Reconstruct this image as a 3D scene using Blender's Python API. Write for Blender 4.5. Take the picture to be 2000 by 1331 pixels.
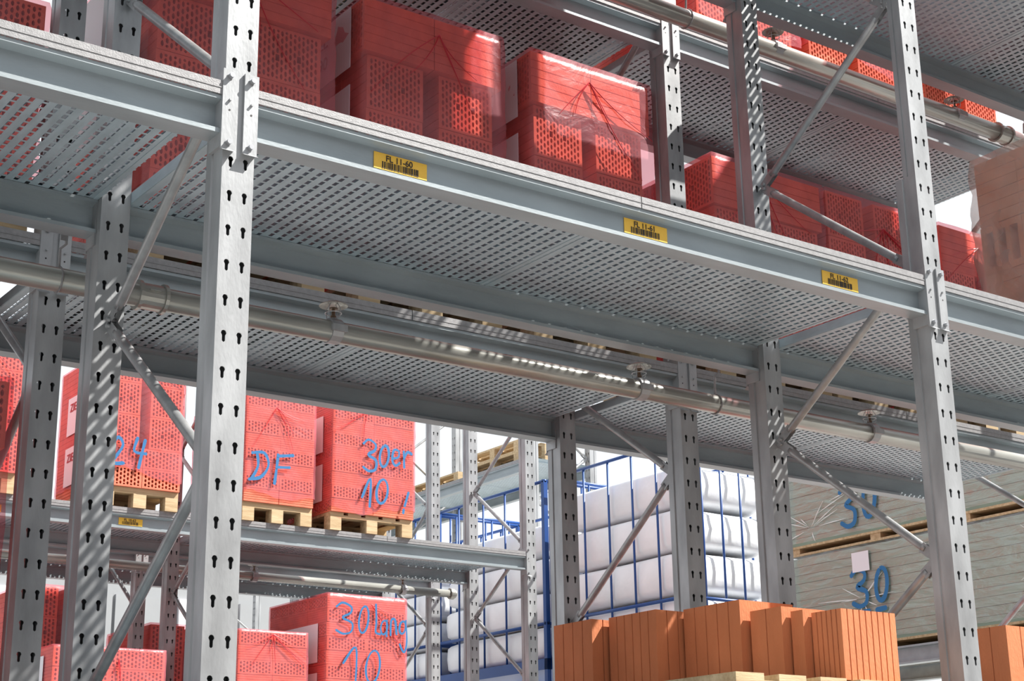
import bpy, math, random
from mathutils import Vector, Matrix, noise

for o in list(bpy.data.objects): bpy.data.objects.remove(o)
scene = bpy.context.scene
COL = scene.collection
random.seed(7)

# ---------------------------------------------------------------- camera
cam_d = bpy.data.cameras.new('camera'); cam = bpy.data.objects.new('camera', cam_d); COL.objects.link(cam)
cam_d.sensor_width = 36.0; cam_d.lens = 56.647; cam_d.clip_end = 300; cam_d.clip_start = 0.05
RT = Vector((0.8120265, -0.583424, -0.0151471)); UP = Vector((-0.1627603, -0.251306, 0.9541249)); FW = Vector((0.5604659, 0.7723094, 0.2990254))
M = Matrix((RT, UP, -FW)).transposed().to_4x4(); M.translation = Vector((0, 0, 1.6)); cam.matrix_world = M
scene.camera = cam

# ---------------------------------------------------------------- world, sun, exposure
world = bpy.data.worlds.new('sky'); scene.world = world; world.use_nodes = True
wn = world.node_tree.nodes; wn['Background'].inputs[0].default_value = (0.90, 0.95, 1.0, 1); wn['Background'].inputs[1].default_value = 0.98
sun_d = bpy.data.lights.new('sun', 'SUN'); sun = bpy.data.objects.new('sun', sun_d); COL.objects.link(sun)
sun_d.energy = 9.8; sun_d.angle = math.radians(0.53); sun_d.color = (1.0, 0.965, 0.91)
sun.rotation_euler = Vector((-0.73, 0.46, -1.0)).to_track_quat('-Z', 'Y').to_euler(); sun.location = (6, -3, 12)
vs = scene.view_settings; vs.view_transform = 'Standard'; vs.look = 'None'; vs.gamma = 1; vs.use_curve_mapping = False; vs.exposure = 0.20

# ---------------------------------------------------------------- materials
def mat(name, col, rough=0.6, metal=0.0, var=0.0, scale=8.0, stretch=(1, 1, 1), bump=0.0, bscale=60.0, spec=0.5, detail=3.0, col2=None, coord='Object'):
    m = bpy.data.materials.new(name); m.use_nodes = True
    nt = m.node_tree; b = nt.nodes['Principled BSDF']
    b.inputs['Roughness'].default_value = rough; b.inputs['Metallic'].default_value = metal; b.inputs['Specular IOR Level'].default_value = spec
    b.inputs['Base Color'].default_value = (*col, 1)
    if var or col2 or bump:
        tc = nt.nodes.new('ShaderNodeTexCoord'); mp = nt.nodes.new('ShaderNodeMapping'); mp.inputs['Scale'].default_value = stretch
        if coord == 'World':
            g = nt.nodes.new('ShaderNodeNewGeometry'); nt.links.new(g.outputs['Position'], mp.inputs[0])
        else: nt.links.new(tc.outputs[coord], mp.inputs[0])
    if var or col2:
        n = nt.nodes.new('ShaderNodeTexNoise'); n.inputs['Scale'].default_value = scale; n.inputs['Detail'].default_value = detail
        nt.links.new(mp.outputs[0], n.inputs['Vector'])
        r = nt.nodes.new('ShaderNodeValToRGB'); r.color_ramp.elements[0].position = 0.3; r.color_ramp.elements[1].position = 0.7
        c2 = col2 if col2 else tuple(min(1, c * (1 + var)) for c in col); c1 = col if col2 else tuple(c * (1 - var) for c in col)
        r.color_ramp.elements[0].color = (*c1, 1); r.color_ramp.elements[1].color = (*c2, 1)
        nt.links.new(n.outputs[0], r.inputs[0]); nt.links.new(r.outputs[0], b.inputs['Base Color'])
    if bump:
        n2 = nt.nodes.new('ShaderNodeTexNoise'); n2.inputs['Scale'].default_value = bscale; nt.links.new(mp.outputs[0], n2.inputs['Vector'])
        bp = nt.nodes.new('ShaderNodeBump'); bp.inputs['Strength'].default_value = bump; bp.inputs['Distance'].default_value = 0.01
        nt.links.new(n2.outputs[0], bp.inputs['Height']); nt.links.new(bp.outputs[0], b.inputs['Normal'])
    return m
def film(name, tint, diff, fac, gloss=0.12, rough=0.18, bscale=9.0, bump=0.6, stretch=(1, 1, 1)):
    m = bpy.data.materials.new(name); m.use_nodes = True; nt = m.node_tree; nt.nodes.clear()
    out = nt.nodes.new('ShaderNodeOutputMaterial'); tr = nt.nodes.new('ShaderNodeBsdfTransparent'); tr.inputs[0].default_value = (*tint, 1)
    df = nt.nodes.new('ShaderNodeBsdfDiffuse'); df.inputs[0].default_value = (*diff, 1)
    gl = nt.nodes.new('ShaderNodeBsdfGlossy'); gl.inputs['Roughness'].default_value = rough; gl.inputs[0].default_value = (1, 0.93, 0.93, 1)
    g = nt.nodes.new('ShaderNodeNewGeometry'); mp = nt.nodes.new('ShaderNodeMapping'); mp.inputs['Scale'].default_value = stretch
    n = nt.nodes.new('ShaderNodeTexNoise'); n.inputs['Scale'].default_value = bscale; n.inputs['Detail'].default_value = 4; n.inputs['Distortion'].default_value = 1.5
    bp = nt.nodes.new('ShaderNodeBump'); bp.inputs['Strength'].default_value = bump; bp.inputs['Distance'].default_value = 0.03
    L = nt.links.new
    L(g.outputs['Position'], mp.inputs[0]); L(mp.outputs[0], n.inputs['Vector']); L(n.outputs[0], bp.inputs['Height'])
    L(bp.outputs[0], gl.inputs['Normal']); L(bp.outputs[0], df.inputs['Normal'])
    n2 = nt.nodes.new('ShaderNodeTexNoise'); n2.inputs['Scale'].default_value = 3.5; n2.inputs['Detail'].default_value = 2; L(g.outputs['Position'], n2.inputs['Vector'])
    mr = nt.nodes.new('ShaderNodeMapRange'); mr.inputs['From Min'].default_value = 0.3; mr.inputs['From Max'].default_value = 0.75
    mr.inputs['To Min'].default_value = fac * 0.75; mr.inputs['To Max'].default_value = min(1, fac * 1.45); L(n2.outputs[0], mr.inputs['Value'])
    m1 = nt.nodes.new('ShaderNodeMixShader'); L(mr.outputs[0], m1.inputs[0]); L(tr.outputs[0], m1.inputs[1]); L(df.outputs[0], m1.inputs[2])
    m2 = nt.nodes.new('ShaderNodeMixShader'); m2.inputs[0].default_value = gloss; L(m1.outputs[0], m2.inputs[1]); L(gl.outputs[0], m2.inputs[2])
    L(m2.outputs[0], out.inputs[0]); return m

MT = {
 'post': mat('galvanised_post', (0.335, 0.345, 0.355), 0.42, 0.35, 0.26, 9, (1, 1, 0.35), 0.06, 120, detail=5),
 'beam': mat('galvanised_beam', (0.29, 0.33, 0.35), 0.45, 0.3, 0.13, 10, (0.3, 1, 1), 0.05, 140, detail=5),
 'deck': mat('galvanised_sheet', (0.36, 0.445, 0.49), 0.42, 0.25, 0.14, 25, (1, 0.3, 1), 0.04, 160),
 'lip': mat('galvanised_edge', (0.26, 0.257, 0.262), 0.5, 0.2, 0.12, 60, (1, 1, 1), 0.1, 220),
 'pipe': mat('galvanised_pipe', (0.36, 0.36, 0.33), 0.3, 0.45, 0.2, 10, (0.25, 1, 1), 0.08, 60),
 'brace': mat('galvanised_tube', (0.32, 0.325, 0.33), 0.38, 0.4, 0.18, 18, (1, 1, 1), 0.05, 90),
 'bolt': mat('zinc_bolt', (0.45, 0.46, 0.48), 0.35, 0.7),
 'brass': mat('sprinkler_brass', (0.18, 0.12, 0.08), 0.4, 0.5),
 'brick': mat('red_clay', (0.68, 0.20, 0.125), 0.9, 0, 0.14, 12, (1, 1, 1), 0.2, 150, spec=0.2),
 'orange': mat('orange_clay', (0.55, 0.20, 0.095), 0.9, 0, 0.14, 7, (1, 1, 0.4), 0.2, 130, spec=0.2),
 'tan': mat('tan_clay', (0.62, 0.27, 0.13), 0.9, 0, 0.12, 9, (1, 1, 1), 0.15, 120, spec=0.2),
 'wood': mat('pallet_wood', (0.42, 0.30, 0.17), 0.85, 0, 0, 6, (0.6, 8, 8), 0.2, 60, col2=(0.62, 0.48, 0.30), coord='World', spec=0.2),
 'paper': mat('white_slip', (0.80, 0.76, 0.80), 0.8),
 'redink': mat('red_print', (0.45, 0.02, 0.03), 0.7),
 'paint': mat('blue_spray_paint', (0.012, 0.14, 0.34), 0.6),
 'yellow': mat('yellow_tag', (0.78, 0.46, 0.05), 0.55, 0, 0.06, 30),
 'ink': mat('black_print', (0.02, 0.015, 0.015), 0.6),
 'blue': mat('blue_enamel', (0.01, 0.06, 0.24), 0.4),
 'bale': mat('white_bale_wrap', (0.86, 0.88, 0.90), 0.35, 0, 0.05, 4, (1, 1, 1), 0.5, 9, spec=0.4, coord='World'),
 'board': mat('grey_green_board', (0.27, 0.35, 0.28), 0.85, 0, 0.08, 3, (1, 1, 6), coord='World', spec=0.2),
 'concrete': mat('concrete', (0.37, 0.36, 0.345), 0.9, 0, 0.1, 1.5, (1, 1, 1), 0.1, 20, coord='World'),
 'facade': mat('pale_cladding', (0.27, 0.28, 0.29), 0.7, 0, 0.03, 3, coord='World'),
 'dim': mat('added_wall_grey', (0.42, 0.40, 0.40), 0.8),
 'dark': mat('dark_steel', (0.08, 0.08, 0.09), 0.6),
 'fold': mat('red_film_fold', (0.50, 0.015, 0.03), 0.35),
 'cfold': mat('clear_film_fold', (0.80, 0.80, 0.80), 0.25),
 'redfilm': film('red_stretch_film', (1.0, 0.74, 0.76), (0.85, 0.30, 0.36), 0.17, 0.03, 0.33, 6.0, 0.3),
 'cloudfilm': film('cloudy_film', (0.97, 0.94, 0.92), (0.78, 0.66, 0.60), 0.32, 0.10, 0.25, 4.0, 0.6),
 'clearfilm': film('clear_stretch_film', (0.97, 0.97, 0.97), (0.60, 0.68, 0.64), 0.10, 0.12, 0.16, 5.0, 0.8, (1, 0.6, 2.2)),
}

# ---------------------------------------------------------------- helpers
class MB:
    def __init__(s): s.v = []; s.f = []
    def quad(s, a, b, c, d):
        i = len(s.v); s.v += [a, b, c, d]; s.f.append((i, i + 1, i + 2, i + 3))
    def poly(s, pts):
        i = len(s.v); s.v += list(pts); s.f.append(tuple(range(i, i + len(pts))))
    def box(s, x0, x1, y0, y1, z0, z1):
        p = [(x, y, z) for z in (z0, z1) for y in (y0, y1) for x in (x0, x1)]; i = len(s.v); s.v += p
        for f in ((0, 2, 3, 1), (4, 5, 7, 6), (0, 1, 5, 4), (2, 6, 7, 3), (0, 4, 6, 2), (1, 3, 7, 5)): s.f.append(tuple(i + k for k in f))
    def tube(s, pts, r, n=10, cap=True):
        pts = [Vector(p) for p in pts]; rs = r if isinstance(r, (list, tuple)) else [r] * len(pts); base = len(s.v); up = None
        for k, p in enumerate(pts):
            t = (pts[min(k + 1, len(pts) - 1)] - pts[max(k - 1, 0)]).normalized()
            if up is None: up = Vector((0, 0, 1)) if abs(t.z) < 0.9 else Vector((1, 0, 0))
            a = t.cross(up).normalized(); b = a.cross(t).normalized(); up = b
            for j in range(n):
                th = 2 * math.pi * j / n; s.v.append(tuple(p + (a * math.cos(th) + b * math.sin(th)) * rs[k]))
        for k in range(len(pts) - 1):
            for j in range(n):
                j2 = (j + 1) % n; s.f.append((base + k * n + j, base + k * n + j2, base + (k + 1) * n + j2, base + (k + 1) * n + j))
        if cap:
            s.f.append(tuple(base + j for j in range(n))[::-1]); s.f.append(tuple(base + (len(pts) - 1) * n + j for j in range(n)))
    def lathe(s, prof, c=(0, 0, 0), n=16):
        base = len(s.v)
        for r, z in prof:
            for j in range(n):
                th = 2 * math.pi * j / n; s.v.append((c[0] + r * math.cos(th), c[1] + r * math.sin(th), c[2] + z))
        for k in range(len(prof) - 1):
            for j in range(n):
                j2 = (j + 1) % n; s.f.append((base + k * n + j, base + k * n + j2, base + (k + 1) * n + j2, base + (k + 1) * n + j))
    def mesh(s, name, m, smooth=False):
        me = bpy.data.meshes.new(name); me.from_pydata(s.v, [], s.f); me.materials.append(MT[m] if isinstance(m, str) else m); me.update()
        if smooth:
            for p in me.polygons: p.use_smooth = True
        return me
def ob(name, me, parent=None, loc=(0, 0, 0), rz=0.0, scale=None, label=None):
    o = bpy.data.objects.new(name, me); COL.objects.link(o); o.location = loc
    if rz: o.rotation_euler = (0, 0, rz)
    if scale: o.scale = scale
    if parent: o.parent = parent
    if label: o['label'] = label
    return o
def thing(name, label, cat, loc=(0, 0, 0), rz=0.0, group=None, me=None):
    o = ob(name, me, None, loc, rz); o['label'] = label; o['category'] = cat; o['kind'] = 'thing'
    if group: o['group'] = group
    return o
def struct(name, me, loc=(0, 0, 0), label=None):
    o = ob(name, me, None, loc); o['kind'] = 'structure'
    if label: o['label'] = label
    return o
def unit(name, m):
    b = MB(); b.box(0, 1, 0, 1, 0, 1); return b.mesh(name, m)
def text_mesh(s, size, m, align='LEFT'):
    c = bpy.data.curves.new('t', 'FONT'); c.body = s; c.size = size; c.align_x = align; c.extrude = 0.0004; c.offset = size * 0.012
    o = bpy.data.objects.new('t', c); COL.objects.link(o); dg = bpy.context.evaluated_depsgraph_get(); dg.update()
    me = bpy.data.meshes.new_from_object(o.evaluated_get(dg)); bpy.data.objects.remove(o); me.materials.clear(); me.materials.append(MT[m])
    me.transform(Matrix.Rotation(math.pi / 2, 4, 'X')); return me
def spline(p, n=7, closed=False):
    p = [Vector(q) for q in p]; out = []; N = len(p)
    for i in range(N if closed else N - 1):
        g = (lambda k: p[k % N]) if closed else (lambda k: p[max(0, min(N - 1, k))])
        a, b, c, d = g(i - 1), g(i), g(i + 1), g(i + 2)
        for j in range(n):
            t = j / n; out.append(0.5 * ((2 * b) + (c - a) * t + (2 * a - 5 * b + 4 * c - d) * t * t + (3 * b - a - 3 * c + d) * t ** 3))
    out.append(p[0].copy() if closed else p[-1].copy()); return out

# ================================================================ structural dimensions
W = 0.096; PD = 0.10; BAY = 2.9; CL = BAY - W
A_Y, A_R, B_Y, B_R = 3.73, 4.605, 5.136, 6.023
C_Y, C_R, D_Y, D_R = 11.047, 11.96, 12.55, 13.45
CZ = 0.37                                   # the far double rack stands on a plinth
XF = [-1.16, 1.74, 4.64, 7.54]
LV = {0: 1.895, 1: 3.63, 2: 5.365}          # top of the deck lip
DEP = A_R + PD - A_Y

# ---------------------------------------------------------------- setting
b = MB(); b.box(-20, 45, -15, 60, -0.2, 0.0); struct('floor', b.mesh('floor', 'concrete'), label='pale concrete yard floor under all the racks')
b = MB(); b.box(-2, 8.6, 10.8, 14.0, 0.0, CZ); struct('trim_1', b.mesh('plinth', 'concrete'), label='low concrete plinth under the far racks')
b = MB(); b.box(-4, 26, 27.0, 27.3, 0, 6.2); wb = struct('wall_back', b.mesh('wall', 'facade'), label='pale clad warehouse wall far behind the racks')
b = MB(); b.box(-14, 26, -4.4, -4.1, 0, 7.5); struct('added_wall_front', b.mesh('wall', MT['dim']), label='unseen grey wall added across the aisle to cut low sky light')  # unseen wall added behind the camera so deep rack surfaces get less sky
pm = unit('panel', 'facade')
pm2 = unit('panel', 'paper')
for k in range(24): ob('cladding_panel', (pm, pm2, pm)[k % 3], wb, (-3.5 + k * 1.2, 26.93, 0.3), scale=(1.14, 0.07, 5.6))

# ---------------------------------------------------------------- post with keyholes
def post_mesh(dtop=None):
    b = MB(); t = 0.003; H0, H1, HT = 1.15, 6.35, 7.2
    hp = []
    r = 0.0082; cz = 0.005
    for a in (0, 45, 70, 90, 110, 135, 180): hp.append((r * math.cos(math.radians(a)), cz + r * math.sin(math.radians(a))))
    hp += [(-0.0048, cz - 0.0068), (-0.0046, -0.0165), (0.0, -0.0205), (0.0046, -0.0165), (0.0048, cz - 0.0068)]
    hw, hh = W / 4, 0.05
    bp = [(hw, 0), (hw, hh), (hw / 3, hh), (0, hh), (-hw / 3, hh), (-hw, hh), (-hw, 0), (-hw, -hh), (-hw / 3, -hh), (0, -hh), (hw / 3, -hh), (hw, -hh)]
    n = int(round((H1 - H0) / 0.1))
    for k in range(n):
        zc = H0 + 0.05 + k * 0.1
        for xc in (W / 4, 3 * W / 4):
            sx = 0.0015 if xc < W / 2 else -0.0015
            i = len(b.v)
            b.v += [(xc + p[0], 0, zc + p[1]) for p in bp] + [(xc + sx + p[0], 0, zc + p[1]) for p in hp] + [(xc + sx + p[0], t, zc + p[1]) for p in hp]
            for j in range(12):
                j2 = (j + 1) % 12
                b.f.append((i + j, i + j2, i + 12 + j2, i + 12 + j)); b.f.append((i + 12 + j, i + 12 + j2, i + 24 + j2, i + 24 + j))
    for z0, z1 in ((0, H0), (H1, HT)): b.quad((0, 0, z0), (W, 0, z0), (W, 0, z1), (0, 0, z1))
    for x, s in ((0, 1), (W, -1)):
        pr = [(x, 0), (x, 0.055), (x + s * 0.005, 0.058), (x + s * 0.005, 0.066), (x, 0.069), (x, PD), (x + s * 0.043, PD), (x + s * 0.043, PD - 0.012)]
        zs = 4.05 if dtop else HT; kq = (dtop or PD) / PD
        for (xa, ya), (xb, yb) in zip(pr, pr[1:]):
            b.quad((xa, ya, 0), (xb, yb, 0), (xb, yb, zs), (xa, ya, zs))
            if dtop: b.quad((xa, ya * kq, zs), (xb, yb * kq, zs), (xb, yb * kq, HT), (xa, ya * kq, HT))
    b.box(-0.03, W + 0.03, -0.03, PD + 0.03, 0, 0.01)
    return b.mesh('post', 'post')
POST = post_mesh(); POST_STEP = post_mesh(0.06)
def brace_mesh(y0, z0, y1, z1):
    b = MB(); p, q = Vector((0, y0, z0)), Vector((0, y1, z1)); d = (q - p).normalized()
    b.tube([p + d * 0.05, p + d * 0.07, q - d * 0.07, q - d * 0.05], [0.0145, 0.0165, 0.0165, 0.0145], 12)
    for e, s in ((p, 1), (q, -1)):
        nrm = Vector((0, -d.z, d.y)); a = e - d * s * 0.02; c = e + d * s * 0.07
        for x in (-0.010, 0.010):
            b.quad(*[tuple(v + Vector((x, 0, 0))) for v in (a - nrm * 0.018, c - nrm * 0.02, c + nrm * 0.02, a + nrm * 0.018)])
        b.tube([e + Vector((-0.02, 0, 0)), e + Vector((0.02, 0, 0))], 0.008, 6)
    return b.mesh('brace', 'brace', False)
ZF, ZR, ZS = 2.575, 3.165, 1.135
BR_UP = brace_mesh(0.115, 0.0, 0.845, ZR - ZF - 0.02)
BR_DN = brace_mesh(0.845, 0.0, 0.115, ZF + ZS - ZR - 0.02)
for me in (BR_UP, BR_DN):
    for p in me.polygons: p.use_smooth = len(p.vertices) == 4 and p.area < 0.05
def frame(x, y, zoff, label, mirror=False, rz=0.0, origin=None, dep=None):
    o = thing('rack_upright', label, 'rack frame', (x, y, zoff), rz, 'upright rack frames')
    D = DEP if dep is None else dep
    ob('post', POST_STEP if (x, y) == (XF[2], A_Y) else POST, o, (0, 0, 0))
    ob('post', POST, o, (0, D - PD, 0))
    for k in range(-2, 4):
        zf = ZF + k * ZS
        if zf < 0.1: continue
        for me, z in ((BR_UP, zf + 0.01), (BR_DN, zf + (ZR - ZF) + 0.01)):
            if z > 6.4: continue
            q = ob('brace', me, o, (W / 2, 0, z))
            if mirror: q.location = (W / 2, D, z); q.rotation_euler = (0, 0, math.pi)
    return o

# ---------------------------------------------------------------- beams (origin: post edge, front face, lip top)
def beam_meshes():
    b = MB(); zt, zb, f, tw = -0.042, -0.155, 0.073, 0.006
    pr = [(0, zt), (f, zt), (f, zt - 0.010), (f / 2 + tw / 2, zt - 0.016), (f / 2 + tw / 2, zb + 0.018), (f, zb + 0.012), (f, zb), (0, zb), (0, zb + 0.013), (f / 2 - tw / 2, zb + 0.018), (f / 2 - tw / 2, zt - 0.018), (0, zt - 0.012)]
    for (ya, za), (yb, zb_) in zip(pr, pr[1:] + pr[:1]): b.quad((0.003, ya, za), (CL - 0.003, ya, za), (CL - 0.003, yb, zb_), (0.003, yb, zb_))
    b.box(0.0, 0.004, 0.004, 0.069, zb + .004, zt - .004); b.box(CL - 0.004, CL, 0.004, 0.069, zb + .004, zt - .004)
    prof = b.mesh('profile', 'beam')
    out = [prof]
    for side in (0, 1):
        b = MB(); xa, xb = (-0.040, 0.003) if side == 0 else (CL - 0.010, CL + 0.032)
        b.box(xa, xb, -0.009, -0.001, -0.203, 0.038)
        xs = (-0.0005, 0.006) if side == 0 else (CL - 0.010, CL + 0.0005)
        b.box(xs[0], xs[1], -0.001, 0.07, -0.195, 0.03)
        b.quad((xa, -0.009, -0.203), (xb, -0.009, -0.203), (xb, -0.022, -0.212), (xa, -0.022, -0.212))
        out.append(b.mesh('connector_plate', 'post'))
    b = MB(); b.tube([(0, 0, 0), (0, -0.012, 0)], 0.0075, 10); b.tube([(0, -0.003, 0), (0, -0.0035, 0)], 0.0095, 10)
    out.append(b.mesh('bolt', 'bolt'))
    b = MB(); b.tube([(0, 0, 0), (0, -0.007, 0)], 0.004, 8); out.append(b.mesh('hook', 'post'))
    b = MB(); b.tube([(0, -0.0005, 0), (0, 0.002, 0)], 0.0032, 8); out.append(b.mesh('pin_hole', 'ink'))
    return out
BM = beam_meshes()
def beam(x, y, z, label, rz=0.0, detail=True):
    o = thing('rack_beam', label, 'beam', (x, y, z), rz, 'steel rack beams')
    ob('profile', BM[0], o)
    for s in (0, 1):
        c = ob('connector_plate', BM[1 + s], o); xc = -0.018 if s == 0 else CL + 0.012
        if detail:
            for zz in (0.018, -0.183): ob('bolt', BM[3], c, (xc, -0.009, zz))
            ob('hook', BM[4], c, (xc, -0.009, -0.055)); ob('pin_hole', BM[5], c, (xc, -0.009, -0.085))
    return o

# ---------------------------------------------------------------- perforated deck panels
NP = 6; PW = CL / 2; PL = 0.2325
def deck_meshes():
    b = MB(); rows = 6; p = PL / rows; zb, zt = -0.0405, -0.0025; y0, y1 = 0.004, DEP - 0.004; sh = 0.70 * (zt - zb); ow = 0.0140
    for k in range(rows):
        x = k * p + 0.5 * ow; xa, xb = x, x + p - ow
        b.quad((xa, y0, zb), (xb, y0, zb), (xb, y1, zb), (xa, y1, zb))
        u0, u1 = xb + sh, xb + ow + sh
        b.quad((xb, y0, zb), (u0, y0, zt), (u0, y1, zt), (xb, y1, zb)); b.quad((xa, y0, zb), (xa + sh, y0, zt), (xa + sh, y1, zt), (xa, y1, zb))
        n = 26; hp = (y1 - y0) / n; e = 0.0012
        b.quad((u0, y0, zt), (u0 + e, y0, zt), (u0 + e, y1, zt), (u0, y1, zt)); b.quad((u1 - e, y0, zt), (u1, y0, zt), (u1, y1, zt), (u1 - e, y1, zt))
        off = 0.5 * hp * (k % 2)
        for j in range(n + 1):
            ya = y0 + j * hp - 0.0055 + off; yb = ya + 0.011
            ya, yb = max(ya, y0), min(yb, y1)
            if yb > ya: b.quad((xb, ya, zb), (xb + ow, ya, zb), (xb + ow, yb, zb), (xb, yb, zb))
    plank = b.mesh('plank', 'deck')
    b = MB(); b.box(0.002, PW - 0.002, -0.005, 0.0, -0.041, 0.0); b.box(0.002, PW - 0.002, -0.005, 0.014, -0.003, 0.0)
    b.box(0.002, PW - 0.002, -0.0065, -0.005, -0.023, -0.020)
    fas = b.mesh('edge_strip', 'lip')
    b = MB(); b.box(0.001, 0.004, 0.0, DEP, -0.041, -0.004); b.box(0.0035, 0.02, 0.02, DEP - 0.02, -0.0425, -0.0405)
    side = b.mesh('side_strip', 'deck')
    return plank, fas, side
DM = deck_meshes()
def deck(x, y, z, label, rz=0.0):
    o = thing('deck_panel', label, 'deck panel', (x, y, z), rz, 'perforated steel deck panels')
    for k in range(NP): ob('plank', DM[0], o, ((PW - NP * PL) / 2 + k * PL, 0, 0))
    ob('edge_strip', DM[1], o); ob('edge_strip', DM[1], o, (PW, DEP, 0), math.pi)
    ob('side_strip', DM[2], o); ob('side_strip', DM[2], o, (PW, DEP, 0), math.pi)
    return o

BAYN = ['left of the nearest bright upright', 'between the two bright uprights', 'right of the right-hand bright upright']
LVN = {0: 'bottom', 1: 'middle', 2: 'top'}
def rack(xs, y, zoff, nm, bayn, levels, mirror=False, decks=True, framelabels=None, lvz=None):
    for i, x in enumerate(xs): frame(x, y, zoff, framelabels[i], mirror)
    for i in range(len(xs) - 1):
        for lv in levels:
            z = (lvz or LV)[lv] + zoff; x = xs[i] + W
            f = beam(x, y, z, 'front beam of %s, %s level, %s' % (nm, LVN[lv], bayn[i]))
            beam(xs[i + 1], y + DEP, z, 'rear beam of %s, %s level, %s' % (nm, LVN[lv], bayn[i]), math.pi)
            FB[(nm, lv, i)] = f
            for h in (0, 1):
                deck(x + h * PW, y, z, '%s deck panel, %s, %s level, %s' % (('left', 'right')[h], nm, LVN[lv], bayn[i]))
FB = {}; LVA = {0: 1.955, 1: LV[1], 2: LV[2]}; LVB = {0: 1.35, 1: LV[1], 2: LV[2]}
rack(XF, A_Y, 0, 'front rack', BAYN, (0, 1, 2), False, lvz=LVA, framelabels=[
 'front rack frame beyond the left picture edge', 'nearest bright galvanised frame with a zigzag of tube braces, left of centre',
 'bright galvanised front rack frame at the right, braces meeting in a V', 'front rack frame beyond the right picture edge'])
rack(XF, B_Y, 0, 'second rack', ['left bay', 'middle bay', 'right bay'], (0, 1, 2), True, lvz=LVB, framelabels=[
 'second rack frame beyond the left picture edge', 'shadow-banded frame of the second rack near the left edge',
 'reddish shaded frame of the second rack, in front of the blue cage', 'second rack frame at the right edge, behind the clay block pack'])
XC = [2.34, 5.24, 8.14]
rack(XC, C_Y, CZ, 'far rack', ['left bay', 'bay holding marked packs'], (0, 1), False, framelabels=[
 'far rack frame hidden behind the left red packs', 'dark shaded far rack frame seen between bright uprights, low left',
 'slim far rack end frame standing before white bales'])
rack(XC, D_Y, CZ, 'rearmost rack', ['left bay', 'right bay'], (0, 1), True, framelabels=[
 'rearmost rack frame hidden at the far left', 'darkest narrow frame of the rearmost rack, low left',
 'slim frame of the rearmost rack, beside the blue-marked pack'])

# ---------------------------------------------------------------- location labels on the beams
TAG = unit('tag', 'yellow'); BARU = unit('bar', 'ink')
def tagged(fb, x, s, seed):
    t = ob('location_label', None, fb, (x, 0.0305, -0.124)); t['label'] = 'yellow barcode label reading ' + s
    ob('tag_sheet', TAG, t, (0, 0, 0), scale=(0.185, 0.0015, 0.052))
    ob('lettering', text_mesh(s, 0.0265, 'ink'), t, (0.040, -0.0012, 0.0285))
    b = MB(); rnd = random.Random(seed); u = 0.028
    while u < 0.152:
        wd = rnd.choice((0.0014, 0.0014, 0.0028, 0.004)); b.box(u, u + wd, -0.0012, -0.0002, 0.004, 0.026); u += wd + rnd.choice((0.0014, 0.0022, 0.0034))
    ob('barcode', b.mesh('barcode', 'ink'), t)
f = FB[('front rack', 1, 1)]
for x, s in ((2.238, 'FL 11-60'), (3.19, 'FL 11-61'), (4.11, 'FL 11-62')): tagged(f, x - XF[1] - W, s, s)
f = FB[('far rack', 1, 0)]
tagged(f, 4.47 - XC[0] - W, 'FL 10-62', 'a'); tagged(f, 3.42 - XC[0] - W, 'FL 10-61', 'b')

# ---------------------------------------------------------------- sprinkler pipes
def head_meshes():
    b = MB(); b.lathe([(0.0, 0.115), (0.008, 0.113), (0.03, 0.108), (0.052, 0.098), (0.053, 0.096), (0.03, 0.105), (0.0, 0.109)], n=20); sh = b.mesh('shield', 'pipe', True)
    b = MB(); b.lathe([(0.0, 0.036), (0.011, 0.038), (0.011, 0.058), (0.007, 0.060), (0.006, 0.082), (0.016, 0.084), (0.016, 0.088), (0.0, 0.09)], n=10); body = b.mesh('nozzle', 'brass')
    b = MB()
    for k in range(4):
        a = k * math.pi / 2 + 0.5; c, s = math.cos(a), math.sin(a)
        b.tube([(0.012 * c, 0.012 * s, 0.042), (0.028 * c, 0.028 * s, 0.052), (0.03 * c, 0.03 * s, 0.085), (0.016 * c, 0.016 * s, 0.106)], 0.0016, 6)
    b.tube([(0.030 * math.cos(t * math.pi / 8), 0.030 * math.sin(t * math.pi / 8), 0.068) for t in range(17)], 0.0015, 6)
    wire = b.mesh('wire_guard', 'bolt')
    b = MB(); n = 14; r0, r1 = 0.0385, 0.047
    for x0, x1, ra in ((-0.022, 0.022, r1),):
        for k in range(n):
            a, c = 2 * math.pi * k / n, 2 * math.pi * (k + 1) / n
            b.quad((x0, ra * math.sin(a), ra * math.cos(a)), (x1, ra * math.sin(a), ra * math.cos(a)), (x1, ra * math.sin(c), ra * math.cos(c)), (x0, ra * math.sin(c), ra * math.cos(c)))
            for x in (x0, x1): b.quad((x, r0 * math.sin(a), r0 * math.cos(a)), (x, ra * math.sin(a), ra * math.cos(a)), (x, ra * math.sin(c), ra * math.cos(c)), (x, r0 * math.sin(c), r0 * math.cos(c)))
    b.tube([(0, 0, 0.03), (0, 0, 0.048)], 0.016, 10); b.box(-0.03, 0.03, -0.056, -0.042, -0.012, 0.012)
    clamp = b.mesh('clamp', 'post')
    return sh, body, wire, clamp
HM = head_meshes()
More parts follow.
